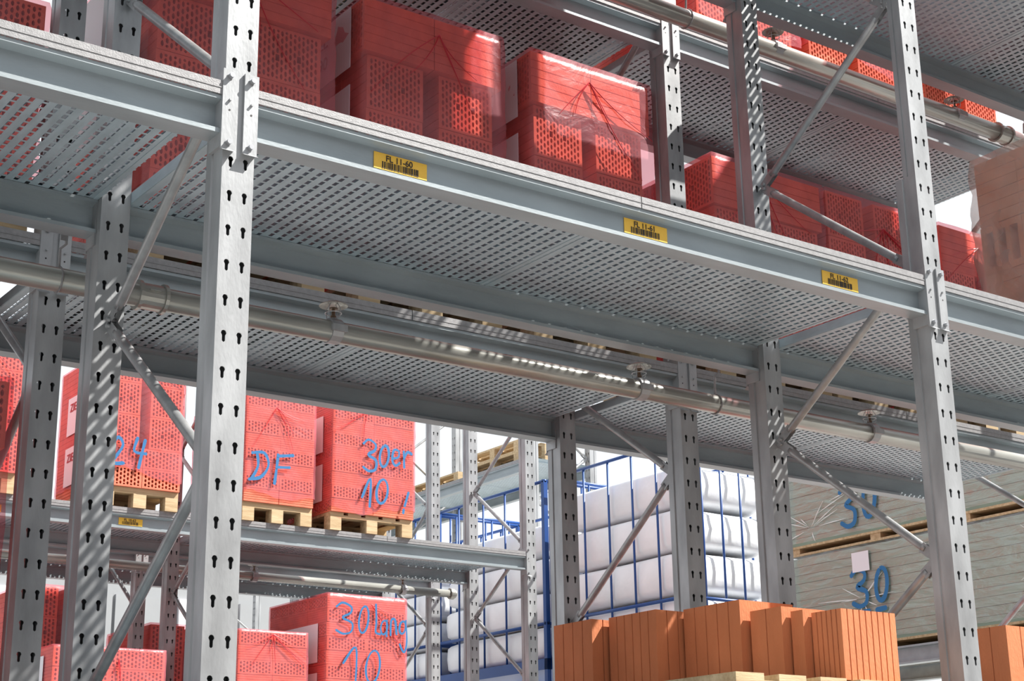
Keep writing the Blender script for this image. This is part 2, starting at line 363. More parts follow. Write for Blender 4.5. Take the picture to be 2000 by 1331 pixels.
def pipe(x0, x1, y, z, r, heads, rings, hangers, label, cap=False):
    o = thing('sprinkler_pipe', label, 'pipe', (x0, y, z))
    b = MB(); b.tube([(0, 0, 0), (x1 - x0, 0, 0)], r, 24); ob('pipe_run', b.mesh('pipe_run', 'pipe', True), o)
    for x in heads:
        h = ob('sprinkler_head', None, o, (x - x0, 0, r - 0.038)); h['label'] = 'upright sprinkler head under a round shield'
        for n, me in zip(('shield', 'nozzle', 'wire_guard', 'clamp'), HM): ob(n, me, h)
    for x in rings:
        b = MB()
        for s in (-0.045, 0.045): b.tube([(s - 0.006, 0, 0), (s + 0.006, 0, 0)], r + 0.012, 20)
        b.tube([(-0.045, 0, 0), (0.045, 0, 0)], r + 0.005, 20); b.box(-0.02, 0.02, -r - 0.009, -r, 0.008, 0.013)
        ob('coupling', b.mesh('coupling', 'pipe'), o, (x - x0, 0, 0))
    for x, h in hangers:
        b = MB(); b.tube([(0, 0.02 + (r + 0.003) * math.cos(a) - 0.02, (r + 0.003) * math.sin(a)) for a in [k * math.pi / 8 for k in range(17)]], 0.003, 6)
        b.tube([(0, 0, r), (-0.004, -0.01, r + h * 0.4), (0.012, -0.02, r + h * 0.5), (0.0, -0.03, r + h)], 0.005, 8)
        b.box(-0.012, 0.012, -0.032, -0.028, r + h * 0.55, r + h)
        ob('hanger', b.mesh('hanger', 'lip'), o, (x - x0, 0, 0))
    if cap:
        b = MB(); b.tube([(-0.02, 0, 0), (0.02, 0, 0)], r + 0.014, 20); b.tube([(0.02, 0, 0), (0.04, 0, 0)], r + 0.002, 20); ob('end_cap', b.mesh('end_cap', 'pipe'), o, (x1 - x0, 0, 0))
    return o
pipe(-0.6, 9.0, 4.87, 3.382, 0.040, (2.735, 4.18, 5.565), (2.03,), ((1.71, 0.16), (4.60, 0.20)), 'long pale sprinkler pipe running behind the middle deck level')
pipe(-0.6, 9.0, 4.87, 5.205, 0.043, (3.7, 5.11, 6.43), (6.80,), ((4.55, 0.16), (7.0, 0.16)), 'sprinkler pipe crossing the upper right, below the top packs')
pipe(3.0, 8.14, 12.22, 3.79, 0.036, (4.7, 6.15, 7.62), (), ((5.4, 0.16),), 'thin sprinkler pipe of the far rack with capped end', True)

# ---------------------------------------------------------------- pallets
BOARD = unit('board', 'wood')
def pallet(x, y, z, w, d, label, group='wooden pallets'):
    o = thing('wooden_pallet', label, 'pallet', (x, y, z), 0, group)
    bw = 0.10
    for i in range(3): ob('bottom_board', BOARD, o, (i * (w - bw) / 2, 0, 0), scale=(bw, d, 0.02))
    for i in range(3):
        for j in range(3): ob('block', BOARD, o, (i * (w - bw) / 2, j * (d - 0.10) / 2, 0.02), scale=(bw, 0.10, 0.082))
    for j in range(3): ob('cross_board', BOARD, o, (0, j * (d - 0.10) / 2, 0.102), scale=(w, 0.10, 0.02))
    n = 5
    for i in range(n): ob('deck_board', BOARD, o, (i * (w - 0.12) / (n - 1), 0, 0.122), scale=(0.12, d, 0.022))
    return o

# ---------------------------------------------------------------- hollow bricks (hole faces +-Y, fluted faces +-X)
def brick_mesh(w, d, h, cols, rows, m, big=(), grooves=6, hd=0.09, fx=0.29, fz=0.43, stag=True):
    b = MB(); mx, mz = 0.012, 0.010; cw = (w - 2 * mx) / cols; ch = (h - 2 * mz) / rows
    for ys, s in ((0.0, 1), (d, -1)):
        b.quad((0, ys, 0), (mx, ys, 0), (mx, ys, h), (0, ys, h)); b.quad((w - mx, ys, 0), (w, ys, 0), (w, ys, h), (w - mx, ys, h))
        b.quad((mx, ys, 0), (w - mx, ys, 0), (w - mx, ys, mz), (mx, ys, mz)); b.quad((mx, ys, h - mz), (w - mx, ys, h - mz), (w - mx, ys, h), (mx, ys, h))
        for c in range(cols):
            x0 = mx + c * cw; xc = x0 + cw / 2
            cells = [(mz + r * ch, ch) for r in range(rows)] if c % 2 == 0 or not stag else [(mz, ch / 2)] + [(mz + (r + 0.5) * ch, ch) for r in range(rows - 1)] + [(h - mz - ch / 2, ch / 2)]
            for r, (z0, hh) in enumerate(cells):
                zc = z0 + hh / 2; k = (c, r) in big
                ax, az = ((cw * 0.46, hh * 0.46) if stag else (cw * 0.33, hh * 0.40)) if k else (cw * fx, hh * fz)
                fl = az * (0.98 if k else 0.45)
                out = [(xc, z0), (x0 + cw, z0), (x0 + cw, z0 + hh), (xc, z0 + hh), (x0, z0 + hh), (x0, z0)]
                inn = [(xc, zc - az), (xc + ax, zc - fl), (xc + ax, zc + fl), (xc, zc + az), (xc - ax, zc + fl), (xc - ax, zc - fl)]
                i = len(b.v); b.v += [(p, ys, q) for p, q in out] + [(p, ys, q) for p, q in inn] + [(p, ys + s * hd, q) for p, q in inn]
                for j in range(6):
                    j2 = (j + 1) % 6; b.f.append((i + j, i + j2, i + 6 + j2, i + 6 + j)); b.f.append((i + 6 + j, i + 6 + j2, i + 12 + j2, i + 12 + j))
                b.f.append(tuple(i + 12 + j for j in range(6)))
    for xs, s in ((0.0, 1), (w, -1)):
        zz = [0.0]; g = 0.0022
        pts = [(0.0, 0.0)]
        for k in range(1, grooves):
            z = h * k / grooves; pts += [(z - g, 0), (z, 0.004), (z + g, 0)]
        pts.append((h, 0))
        for (za, da), (zb, db) in zip(pts, pts[1:]): b.quad((xs + s * da, 0, za), (xs + s * db, 0, zb), (xs + s * db, d, zb), (xs + s * da, d, za))
    b.quad((0, 0, 0), (w, 0, 0), (w, d, 0), (0, d, 0)); b.quad((0, 0, h), (w, 0, h), (w, d, h), (0, d, h))
    return b.mesh('brick', m)
BC = {}
def get_brick(w, d, h, fine, m='brick'):
    k = (round(w, 3), round(d, 3), round(h, 3), fine, m)
    if k not in BC:
        cols = max(3, int(round(w / fine[0]))); rows = max(2, int(round(h / fine[1])))
        big = {(cols // 3, rows // 2), (2 * cols // 3, rows // 2)} if h > 0.18 else ()
        BC[k] = brick_mesh(w - 0.002, d - 0.002, h - 0.003, cols, rows, m, big)
    return BC[k]
def film_mesh(w, d, h, seed, m, off=0.012, amp=0.006, low=0.0, ragged=0.03, tent=0.0, foot=0.0):
    b = MB(); nz, nx, ny = 26, 22, 22; ring = []
    for i in range(nx): ring.append((i / nx, 0.0, 0, -1))
    for j in range(ny): ring.append((1.0, j / ny, 1, 0))
    for i in range(nx): ring.append((1 - i / nx, 1.0, 0, 1))
    for j in range(ny): ring.append((0.0, 1 - j / ny, -1, 0))
    n = len(ring); sv = Vector((seed * 7.3, seed * 3.1, seed * 1.7)); rows = []
    for k in range(nz + 1):
        t = k / nz; row = []
        for (u, v, nxn, nyn) in ring:
            x, y = u * w, v * d
            zlow = low + ragged * (noise.noise(Vector((x * 3, y * 3, 0)) + sv) + 0.4 * noise.noise(Vector((x * 9, y * 9, 4)) + sv))
            z = zlow + (h + off - zlow) * t
            e = off + amp * (noise.noise(Vector((x * 9, y * 9, z * 11)) + sv) + 0.6 * noise.noise(Vector((x * 25, y * 25, z * 20)) + sv)) + foot * (1 - t) ** 4
            c = 1.0 - 0.35 * max(0, t - 0.97) / 0.03
            px, py = w / 2 + (x - w / 2) * (1 + 2 * e * c / w), d / 2 + (y - d / 2) * (1 + 2 * e * c / d)
            row.append(len(b.v)); b.v.append((px, py, z))
        rows.append(row)
    for k in range(nz):
        for j in range(n):
            j2 = (j + 1) % n; b.f.append((rows[k][j], rows[k][j2], rows[k + 1][j2], rows[k + 1][j]))
    g = 8; prev = rows[-1]
    for s in range(1, g + 1):
        q = 1 - s / g; row = []
        for j in range(n):
            x, y, z = b.v[rows[-1][j]]; x, y = w / 2 + (x - w / 2) * q, d / 2 + (y - d / 2) * q
            row.append(len(b.v)); b.v.append((x, y, h + off + tent * math.sin((1 - q) * math.pi / 2) + 0.008 * noise.noise(Vector((x * 7, y * 7, 1)) + sv)))
        for j in range(n):
            j2 = (j + 1) % n; b.f.append((prev[j], prev[j2], row[j2], row[j]))
        prev = row
    return b.mesh('film', m, True)
def folds(parent, w, h, seed, n=5, m='fold', r=0.0028, y=-0.0165, z0=0.35):
    rnd = random.Random(seed); cx = w * rnd.uniform(0.4, 0.65); cz = h * rnd.uniform(0.86, 0.97)
    for k in range(n):
        a = rnd.uniform(-2.9, -0.25); L = rnd.uniform(0.15, 0.55) * min(1.0, h * 0.9); cv = rnd.uniform(-0.12, 0.12)
        pts = []
        for t in range(9):
            q = t / 8; x = cx + math.cos(a) * L * q + math.sin(a) * cv * q * q; z = cz + math.sin(a) * L * q - math.cos(a) * cv * q * q * 0.5
            pts.append((min(w + 0.004, max(-0.004, x)), y, min(h, max(h * z0 * 0.3, z))))
        b = MB(); b.tube(pts, [r * (1 - 0.6 * t / 8) for t in range(9)], 6); ob('film_fold', b.mesh('film_fold', m), parent)
SLIP = unit('slip', 'paper')
def pack(x, y, z, w, d, layers, label, seed, fine=(0.0215, 0.034), nfold=5, low=0.0, ragged=0.03, foot=0.0, slips=(), group='red film-wrapped brick packs', nyb=4, off=0.012, amp=0.006):
    """layers: list of (height, kind, inset) bottom to top; kind H shows hollow faces, S fluted faces to the front"""
    o = thing('brick_pack', label, 'brick pack', (x, y, z), 0, group); zz = 0.0; rnd = random.Random(seed)
    for li, (h, kind, ins) in enumerate(layers):
        if kind in 'HT':
            bw = (w - 2 * ins - 0.08) / 2 if kind == 'H' else (w - 2 * ins) / 2; gap = 0.08 if kind == 'H' else 0.0; bd = (d - 2 * ins) / nyb; me = get_brick(bw, bd, h, fine)
            for c in range(2):
                for r in range(nyb):
                    if 0 < r < nyb - 1 and False: continue
                    ob('brick', me, o, (ins + c * (bw + gap) + rnd.uniform(-.002, .002), ins + r * bd + rnd.uniform(-.002, .002), zz))
        else:
            nr = max(2, int(round((d - 2 * ins) / (w / 2)))) ; bl = (w - 2 * ins) / 2; bd = (d - 2 * ins) / nr; me = get_brick(bd, bl, h, fine)
            for c in range(2):
                for r in range(nr):
                    q = ob('brick', me, o, (ins + c * bl + rnd.uniform(-.002, .002), ins + (r + 1) * bd, zz)); q.rotation_euler = (0, 0, -math.pi / 2)
        zz += h
    ob('film', film_mesh(w, d, zz, seed, 'redfilm', low=low, ragged=ragged, foot=foot, off=off, amp=amp), o)
    if nfold: folds(o, w, zz, seed, nfold)
    for (sy, sz, sd, sh, txt) in slips:
        s = ob('paper_slip', SLIP, o, (-0.0155, sy, sz), scale=(0.002, sd, sh)); s['label'] = 'white printed paper slip on the side'
        if txt:
            hgt = sh * 0.30
            for i, line in enumerate(txt):
                t = ob('lettering', text_mesh(line, hgt, 'redink'), o, (-0.0185, sy + (0.27 if len(line) < 3 else sd * 0.92), sz + sh * (0.62 - 0.36 * i)), -math.pi / 2)
    return o, zz
H1, H2 = 0.245, 0.108
BIG5 = [(H1, 'H', 0.03)] * 4 + [(H1, 'S', 0.0)]
BIG4 = [(H1, 'H', 0.02)] * 3 + [(H1, 'S', 0.0)]
def bpack(x, w, lv, layers, label, seed, plabel, y=5.2, d=0.9, **k):
    z = LVB[lv] + 0.001
    pallet(x, y + 0.02, z, w, d - 0.04, plabel)
    return pack(x, y, z + 0.145, w, d, layers, label, seed, **k)
sl = ((0.09, 0.93, 0.62, 0.28, ('LL', '90')), (0.09, 0.48, 0.62, 0.37, ('1',)))
bpack(2.12, 0.77, 1, BIG5, 'red-wrapped hollow brick pack directly behind the nearest bright upright', 11, 'pallet under the red pack behind the nearest bright upright', slips=sl)
bpack(3.043, 0.695, 1, BIG5, 'red-wrapped brick pack with smooth top course, above label FL 11-60', 12, 'pallet under the pack above label FL 11-60', slips=sl)
bpack(3.904, 0.683, 1, BIG5, 'red-wrapped brick pack with bright sun patches, beside a perforated post', 13, 'pallet under the red pack with sun patches', slips=sl)
bpack(4.975, 0.735, 1, BIG4, 'red pack right of the perforated post, half hidden by a slim upright', 14, 'pallet under the pack half hidden by a slim upright', nfold=7)
bpack(5.752, 0.62, 1, [(H1, 'H', 0.0)] * 4, 'deep red pack behind the diagonal brace near the right bright upright', 15, 'pallet under the deep red pack behind the brace', nfold=8)
bpack(6.62, 0.60, 1, [(H1, 'H', 0.0)] * 3 + [(H1, 'S', 0)], 'dark red pack between right bright upright and clay block pack', 16, 'pallet under the dark red pack right of the upright', nfold=6)
bpack(1.02, 0.69, 1, [(0.19, 'H', 0.0)] * 4, 'red brick pack cut off at the top left corner', 17, 'pallet under the pack at the top left corner')
bpack(2.15, 0.72, 2, BIG4, 'red pack on the top level, left of the middle bay', 21, 'pallet of the left top level pack in the middle bay')
bpack(3.02, 0.70, 2, BIG4, 'red pack on the top level in the centre of the middle bay', 22, 'pallet of the central top level pack in the middle bay')
bpack(3.86, 0.70, 2, BIG4, 'red and orange pack glimpsed through the gap above the sunny pack', 23, 'pallet of the top level pack glimpsed through the gap')
bpack(4.93, 0.70, 2, BIG4, 'red pack on the top level near the picture top, beside slim upright', 24, 'pallet at the picture top beside the slim upright', ragged=0.05)
bpack(5.72, 0.70, 2, BIG4, 'red pack on the top level, wood showing below, left of right upright', 25, 'pallet seen below the top level pack left of the right upright', low=0.06, ragged=0.09)
bpack(6.62, 0.66, 2, BIG4, 'red pack on the top level, right of the right bright upright', 26, 'pallet below the top level pack right of the right upright', low=0.07, ragged=0.09)
o_, h_ = bpack(1.0, 0.69, 0, [(0.231, 'H', 0.0), (0.231, 'H', 0.02)] * 3 + [(0.231, 'H', 0.0)], 'bright red bulging pack at the left picture edge', 27, 'pallet under the red pack at the left picture edge', nfold=3, ragged=0.02)

for k in range(3): bpack(2.12 + 0.86 * k, 0.72, 0, [(H1, 'H', 0.0), (H1, 'S', 0)], '%s unseen low red pack added under the middle deck for red bounce' % ('left', 'central', 'right')[k], 71 + k, '%s pallet under an added unseen low red pack' % ('left', 'central', 'right')[k], nfold=0)  # unseen packs added to block floor bounce and redden the deck undersides
for k in range(3): bpack(4.95 + 0.84 * k, 0.72, 0, [(H1, 'H', 0.0), (H1, 'S', 0)], '%s unseen low red pack added in the right bay for red bounce' % ('left', 'central', 'right')[k], 75 + k, '%s pallet under an added unseen pack of the right bay' % ('left', 'central', 'right')[k], nfold=0)  # more unseen packs added for the same bounce in the right bay
def apack(x, w, layers, label, seed, plabel):
    z = LV[2] + 0.001; pallet(x, A_Y + 0.06, z, w, 0.86, plabel); pack(x, A_Y + 0.04, z + 0.145, w, 0.9, layers, label, seed, nfold=0)
for k in range(3): apack(1.95 + 0.86 * k, 0.78, BIG4, '%s unseen red pack added on the front rack top level to block sun' % ('left', 'central', 'right')[k], 81 + k, '%s pallet under an added unseen pack on the front rack top level' % ('left', 'central', 'right')[k])  # unseen packs added above the view to keep sun off the middle-level packs
apack(6.35, 0.8, BIG4, 'red pack on the top deck at the upper right corner', 85, 'pallet on the top deck at the upper right corner')
# ---------------------------------------------------------------- far packs with blue writing
SM = [(H2, 'T' if k % 2 else 'S', 0.0) for k in range(9)]
def ell(cx, cz, a, c, n=20, tilt=0.12, ph=1.9): return [(cx + a * math.cos(ph + 2 * math.pi * k / n) + tilt * c * math.sin(ph + 2 * math.pi * k / n), cz + c * math.sin(ph + 2 * math.pi * k / n)) for k in range(n + 1)]
def mark(parent, strokes, wd, y=-0.0195):
    for si, st in enumerate(strokes):
        y -= 0.0006
        p = spline([(a, 0, c) for a, c in st], 5) if len(st) < 15 else [Vector((a, 0, c)) for a, c in st]
        b = MB(); L = []; R = []
        for k, q in enumerate(p):
            t = (p[min(k + 1, len(p) - 1)] - p[max(k - 1, 0)]); t.normalize(); nn = Vector((-t.z, 0, t.x))
            ww = wd * (0.8 + 0.25 * noise.noise(Vector((q.x * 9, q.z * 9, 1)))); L.append(q + nn * ww / 2); R.append(q - nn * ww / 2)
        for k in range(len(p) - 1):
            b.quad(*[(v.x, y, v.z) for v in (L[k], R[k], R[k + 1], L[k + 1])])
        for e in ((p[0], p[-1]) if (p[0] - p[-1]).length > 0.01 else ()):
            b.poly([(e.x + wd * 0.42 * math.cos(a), y - 0.0004, e.z + wd * 0.42 * math.sin(a)) for a in [j * math.pi / 5 for j in range(10)]])
        ob('painted_stroke', b.mesh('painted_stroke', 'paint'), parent)
def three(x, z, s, w): return [(x, z + s * .86), (x + w * .35, z + s), (x + w * .85, z + s * .88), (x + w * .8, z + s * .68), (x + w * .35, z + s * .52), (x + w * .9, z + s * .36), (x + w * .85, z + s * .08), (x + w * .4, z), (x, z + s * .10)]
def cpack(x, w, lv, layers, label, seed, plabel, y=11.0, d=0.95, **k):
    z = LV[lv] + CZ + 0.001
    pallet(x, y + 0.02, z, w, d - 0.04, plabel)
    return pack(x, y, z + 0.145, w, d, layers, label, seed, fine=(0.030, 0.036), nyb=3, off=0.008, amp=0.003, **k)
ZB = LV[1] + CZ + 0.001 + 0.145; ZB0 = LV[0] + CZ + 0.001 + 0.145
slc = ((0.14, 0.50, 0.62, 0.30, ('ZIEGEL',)), (0.14, 0.10, 0.62, 0.30, ('ZIEGEL',)))
p, h = cpack(6.197, 0.765, 1, SM, 'red pack marked 30er 10 in blue, at the end of its row', 31, 'pallet under the pack marked 30er 10', nfold=4, low=0.03, ragged=0.07, foot=0.0, slips=slc)
X, Z = 6.197, ZB
mark(p, [three(6.47 - X, 4.50 - Z, 0.26, 0.13), ell(6.665 - X, 4.64 - Z, 0.042, 0.09), [(6.745 - X, 4.63 - Z), (6.80 - X, 4.65 - Z), (6.80 - X, 4.70 - Z), (6.755 - X, 4.70 - Z), (6.74 - X, 4.62 - Z), (6.77 - X, 4.575 - Z), (6.81 - X, 4.60 - Z)],
         [(6.85 - X, 4.70 - Z), (6.855 - X, 4.57 - Z)], [(6.855 - X, 4.65 - Z), (6.885 - X, 4.70 - Z), (6.925 - X, 4.69 - Z)],
         [(6.46 - X, 4.28 - Z), (6.535 - X, 4.44 - Z), (6.53 - X, 4.21 - Z)], ell(6.645 - X, 4.345 - Z, 0.052, 0.10), [(6.895 - X, 4.36 - Z), (6.86 - X, 4.25 - Z)], [(6.85 - X, 4.215 - Z), (6.846 - X, 4.19 - Z)]], 0.028)
p, h = cpack(5.43, 0.60, 1, [(H2, 'T' if k % 2 else 'S', 0.0) for k in range(8)], 'red pack marked DF in blue, film lifted over the bricks', 32, 'pallet under the pack marked DF', nfold=6, low=0.05, ragged=0.10, foot=0.0, slips=slc)
X = 5.43
mark(p, [[(5.52 - X, 4.52 - Z), (5.53 - X, 4.42 - Z), (5.48 - X, 4.32 - Z)], [(5.48 - X, 4.52 - Z), (5.58 - X, 4.53 - Z), (5.62 - X, 4.44 - Z), (5.56 - X, 4.34 - Z), (5.46 - X, 4.31 - Z)],
         [(5.70 - X, 4.53 - Z), (5.69 - X, 4.42 - Z), (5.675 - X, 4.30 - Z)], [(5.70 - X, 4.52 - Z), (5.83 - X, 4.54 - Z)], [(5.69 - X, 4.43 - Z), (5.80 - X, 4.44 - Z)]], 0.030)
p, h = cpack(4.30, 0.60, 1, [(0.15, 'T', 0.0)] * 2 + [(H1, 'H', 0.0)] * 3, 'red pack marked 24 in blue behind a striped post', 33, 'pallet under the pack marked 24', nfold=4, low=0.08, ragged=0.10, foot=0.0, slips=slc)
X = 4.30
mark(p, [[(4.345 - X, 4.43 - Z), (4.39 - X, 4.50 - Z), (4.43 - X, 4.44 - Z), (4.36 - X, 4.31 - Z), (4.44 - X, 4.31 - Z)], [(4.54 - X, 4.51 - Z), (4.52 - X, 4.41 - Z), (4.61 - X, 4.40 - Z)], [(4.60 - X, 4.50 - Z), (4.58 - X, 4.40 - Z), (4.56 - X, 4.29 - Z)]], 0.030)
cpack(3.05, 0.62, 1, [(H1, 'H', 0.0)] * 4, 'pale red pack far at the left picture edge', 34, 'pallet under the far pack at the left edge', nfold=2)
p, h = cpack(6.175, 0.715, 0, [(H2, 'S' if k % 2 else 'T', 0.0) for k in range(10)], 'dull red pack marked 30 lang 10 in blue', 35, 'pallet under the pack marked 30 lang', nfold=3, slips=((0.12, 0.56, 0.66, 0.30, ('GEL',)), (0.12, 0.18, 0.66, 0.30, None)))
X, Z = 6.175, ZB0; zs = 0.0
mark(p, [three(6.245 - X, 3.185 - Z - zs + 0.0, 0.24, 0.155), ell(6.49 - X, 3.305 - Z - zs, 0.042, 0.105), [(6.60 - X, 3.43 - Z - zs), (6.605 - X, 3.30 - Z - zs), (6.60 - X, 3.215 - Z - zs), (6.64 - X, 3.20 - Z - zs)],
         ell(6.675 - X, 3.255 - Z - zs, 0.030, 0.055), [(6.70 - X, 3.31 - Z - zs), (6.70 - X, 3.19 - Z - zs)], [(6.735 - X, 3.20 - Z - zs), (6.74 - X, 3.31 - Z - zs), (6.775 - X, 3.32 - Z - zs), (6.79 - X, 3.21 - Z - zs)],
         ell(6.845 - X, 3.265 - Z - zs, 0.028, 0.05), [(6.875 - X, 3.32 - Z - zs), (6.885 - X, 3.16 - Z - zs), (6.86 - X, 3.07 - Z - zs), (6.82 - X, 3.13 - Z - zs)],
         [(6.31 - X, 2.96 - Z - zs), (6.42 - X, 3.085 - Z - zs), (6.42 - X, 2.80 - Z - zs)], ell(6.575 - X, 2.945 - Z - zs, 0.062, 0.125)], 0.022)
cpack(5.43, 0.575, 0, [(H2, 'S' if k % 2 else 'T', 0.0) for k in range(7)], 'low pink-red pack beside the nearest upright, before the 30 lang pack', 36, 'pallet under the low pink-red pack', nfold=8)
cpack(4.02, 0.83, 0, [(0.14, 'T', 0.0)] * 4, 'lowest red pack at the bottom left behind the diagonal tube', 37, 'pallet under the lowest bottom left pack', nfold=3, slips=((0.14, 0.2, 0.5, 0.3, None),))
def dpack(x, w, layers, label, seed, plabel):
    z = LV[0] + CZ + 0.001; pallet(x, D_Y + 0.08, z, w, 0.85, plabel); pack(x, D_Y + 0.06, z + 0.145, w, 0.9, layers, label, seed, fine=(0.034, 0.04), nyb=2, nfold=0)
dpack(4.35, 0.62, [(H1, 'H', 0)] * 5, 'dark shaded pack seen low left between two posts', 41, 'pallet under the dark shaded pack low left')
dpack(5.42, 0.68, [(H1, 'H', 0)] * 4, 'dark wine-red pack behind the nearest upright, low', 42, 'pallet under the dark wine-red pack')

# ---------------------------------------------------------------- loose orange clay blocks on the bottom level
def clay_block(w, d, h, gx, gy, m='orange'):
    b = MB()
    def face(p, q, n, nr):
        p, q, nr = Vector(p), Vector(q), Vector(nr); pts = [p]; e = (q - p); g = 0.0026 / e.length
        for k in range(1, n):
            t = k / n; pts += [p + e * (t - g), p + e * t - nr * 0.011, p + e * (t + g)]
        pts.append(q)
        for a, c in zip(pts, pts[1:]): b.quad((a.x, a.y, 0), (c.x, c.y, 0), (c.x, c.y, h), (a.x, a.y, h))
    face((0, 0), (w, 0), gx, (0, -1)); face((w, 0), (w, d), gy, (1, 0)); face((w, d), (0, d), gx, (0, 1)); face((0, d), (0, 0), gy, (-1, 0))
    b.quad((0, 0, 0), (w, 0, 0), (w, d, 0), (0, d, 0)); b.quad((0, 0, h), (w, 0, h), (w, d, h), (0, d, h))
    return b.mesh('clay_block', m)
Z0 = LVA[0] + 0.001; PT = Z0 + 0.145 + 0.10
pallet(3.50, 3.68, Z0 + 0.0, 0.86, 1.25, 'weathered pallet under the row of loose orange clay blocks')
pallet(4.99, 3.72, Z0 + 0.0, 0.80, 1.2, 'pallet under the orange block at the right edge')
blocks = [  # x, y front, depth, grooves side, label
 (4.030, 3.72, 0.255, 6, 'front orange clay block with fluted sunlit face, rightmost of the row'),
 (3.995, 3.86, 0.06, 0, 'thin orange slab second from the right in the block row'),
 (3.960, 3.925, 0.155, 2, 'orange clay block third from the right in the block row'),
 (3.925, 4.09, 0.295, 5, 'tallest-looking orange block in the middle of the row'),
 (3.805, 4.395, 0.27, 6, 'orange block with a slanted sunlit corner, second from the left'),
 (3.735, 4.675, 0.235, 4, 'leftmost orange block with a pale scuff')]
LAY = Z0 + 0.145
zt_ = [2.335, 2.345, 2.362, 2.403, 2.398, 2.392]
for i, (x, y, d, g, lab) in enumerate(blocks):
    w = 0.265 if i == 0 else 0.26; h = zt_[i] - LAY
    if i == 0: d = 0.138
    thing('clay_block', lab, 'clay block', (x, y, LAY), 0, 'loose orange clay blocks', clay_block(w, d - 0.004, h, 9 if i == 0 else (1 if i in (1, 2, 3) else 5), max(1, g)))
thing('clay_block', 'orange clay block cut off at the lower right corner', 'clay block', (5.03, 3.83, LAY), 0, None, clay_block(0.25, 0.30, 2.355 - LAY, 3, 4))

# ---------------------------------------------------------------- tan block pack under clear film, right edge
px, py, pz, pw, pd = 5.95, 3.74, LV[1] + 0.001, 0.80, 0.70
pallet(px, py + 0.01, pz, pw, pd - 0.02, 'pallet under the clear-wrapped tan block pack')
o = thing('block_pack', 'tan clay block pack under cloudy clear film at the right edge', 'brick pack', (px, py, pz + 0.145))
big = brick_mesh(0.23, 0.40, 0.235, 3, 1, 'tan', {(0, 0), (1, 0), (2, 0)}, 5, 0.06, 0.36, 0.44, False); sol = brick_mesh(0.40, 0.23, 0.157, 5, 3, 'tan', (), 3, 0.03)
zz = 0.0
for li, hh in enumerate((0.16, 0.16, 0.24, 0.16, 0.16)):
    for c in range(2):
        for r in range(3):
            if li == 2: q = ob('brick', big, o, (c * 0.40, (r + 1) * 0.232, zz)); q.rotation_euler = (0, 0, -math.pi / 2)
            else: ob('brick', sol, o, (c * 0.40, r * 0.232, zz))
    zz += hh
ob('film', film_mesh(pw, pd, 0.885, 51, 'cloudfilm', tent=0.14, amp=0.014, off=0.02), o)
folds(o, pw, 0.88, 52, 4, 'cfold', 0.004)

# ---------------------------------------------------------------- low platform carrying boards and cages (runs along Y)
HX, HZ = 9.22, 2.93
def yprofile(name, L, label):
    b = MB(); f, hh = 0.09, 0.13
    for x0, x1, z0, z1 in ((0, f, -0.014, 0), (0, f, -hh, -hh + 0.014), (f / 2 - .004, f / 2 + .004, -hh + .014, -.014)): b.box(x0, x1, 0, L, z0, z1)
    return b.mesh(name, 'beam')
pb = yprofile('platform_beam', 10.2, '')
thing('platform_beam', 'long grey platform beam under boards and cages, near side', 'beam', (HX - 0.06, 5.2 + 1.2, HZ), 0, None, pb)
thing('platform_beam', 'long grey platform beam under boards and cages, far side', 'beam', (HX + 1.0, 5.2 + 1.2, HZ), 0, None, pb)
lg = MB(); lg.box(0, 0.09, 0, 0.09, 0, HZ - 0.13); lgm = lg.mesh('platform_leg', 'post')
for k, yy in enumerate((6.5, 9.6, 12.2, 16.3)):
    for j, xx in enumerate((HX - 0.06, HX + 1.0)):
        thing('support_column', '%s steel leg, %s side, under the long platform' % (('first', 'second', 'third', 'fourth')[k], ('near', 'far')[j]), 'post', (xx, yy, 0), 0, 'platform legs', lgm)

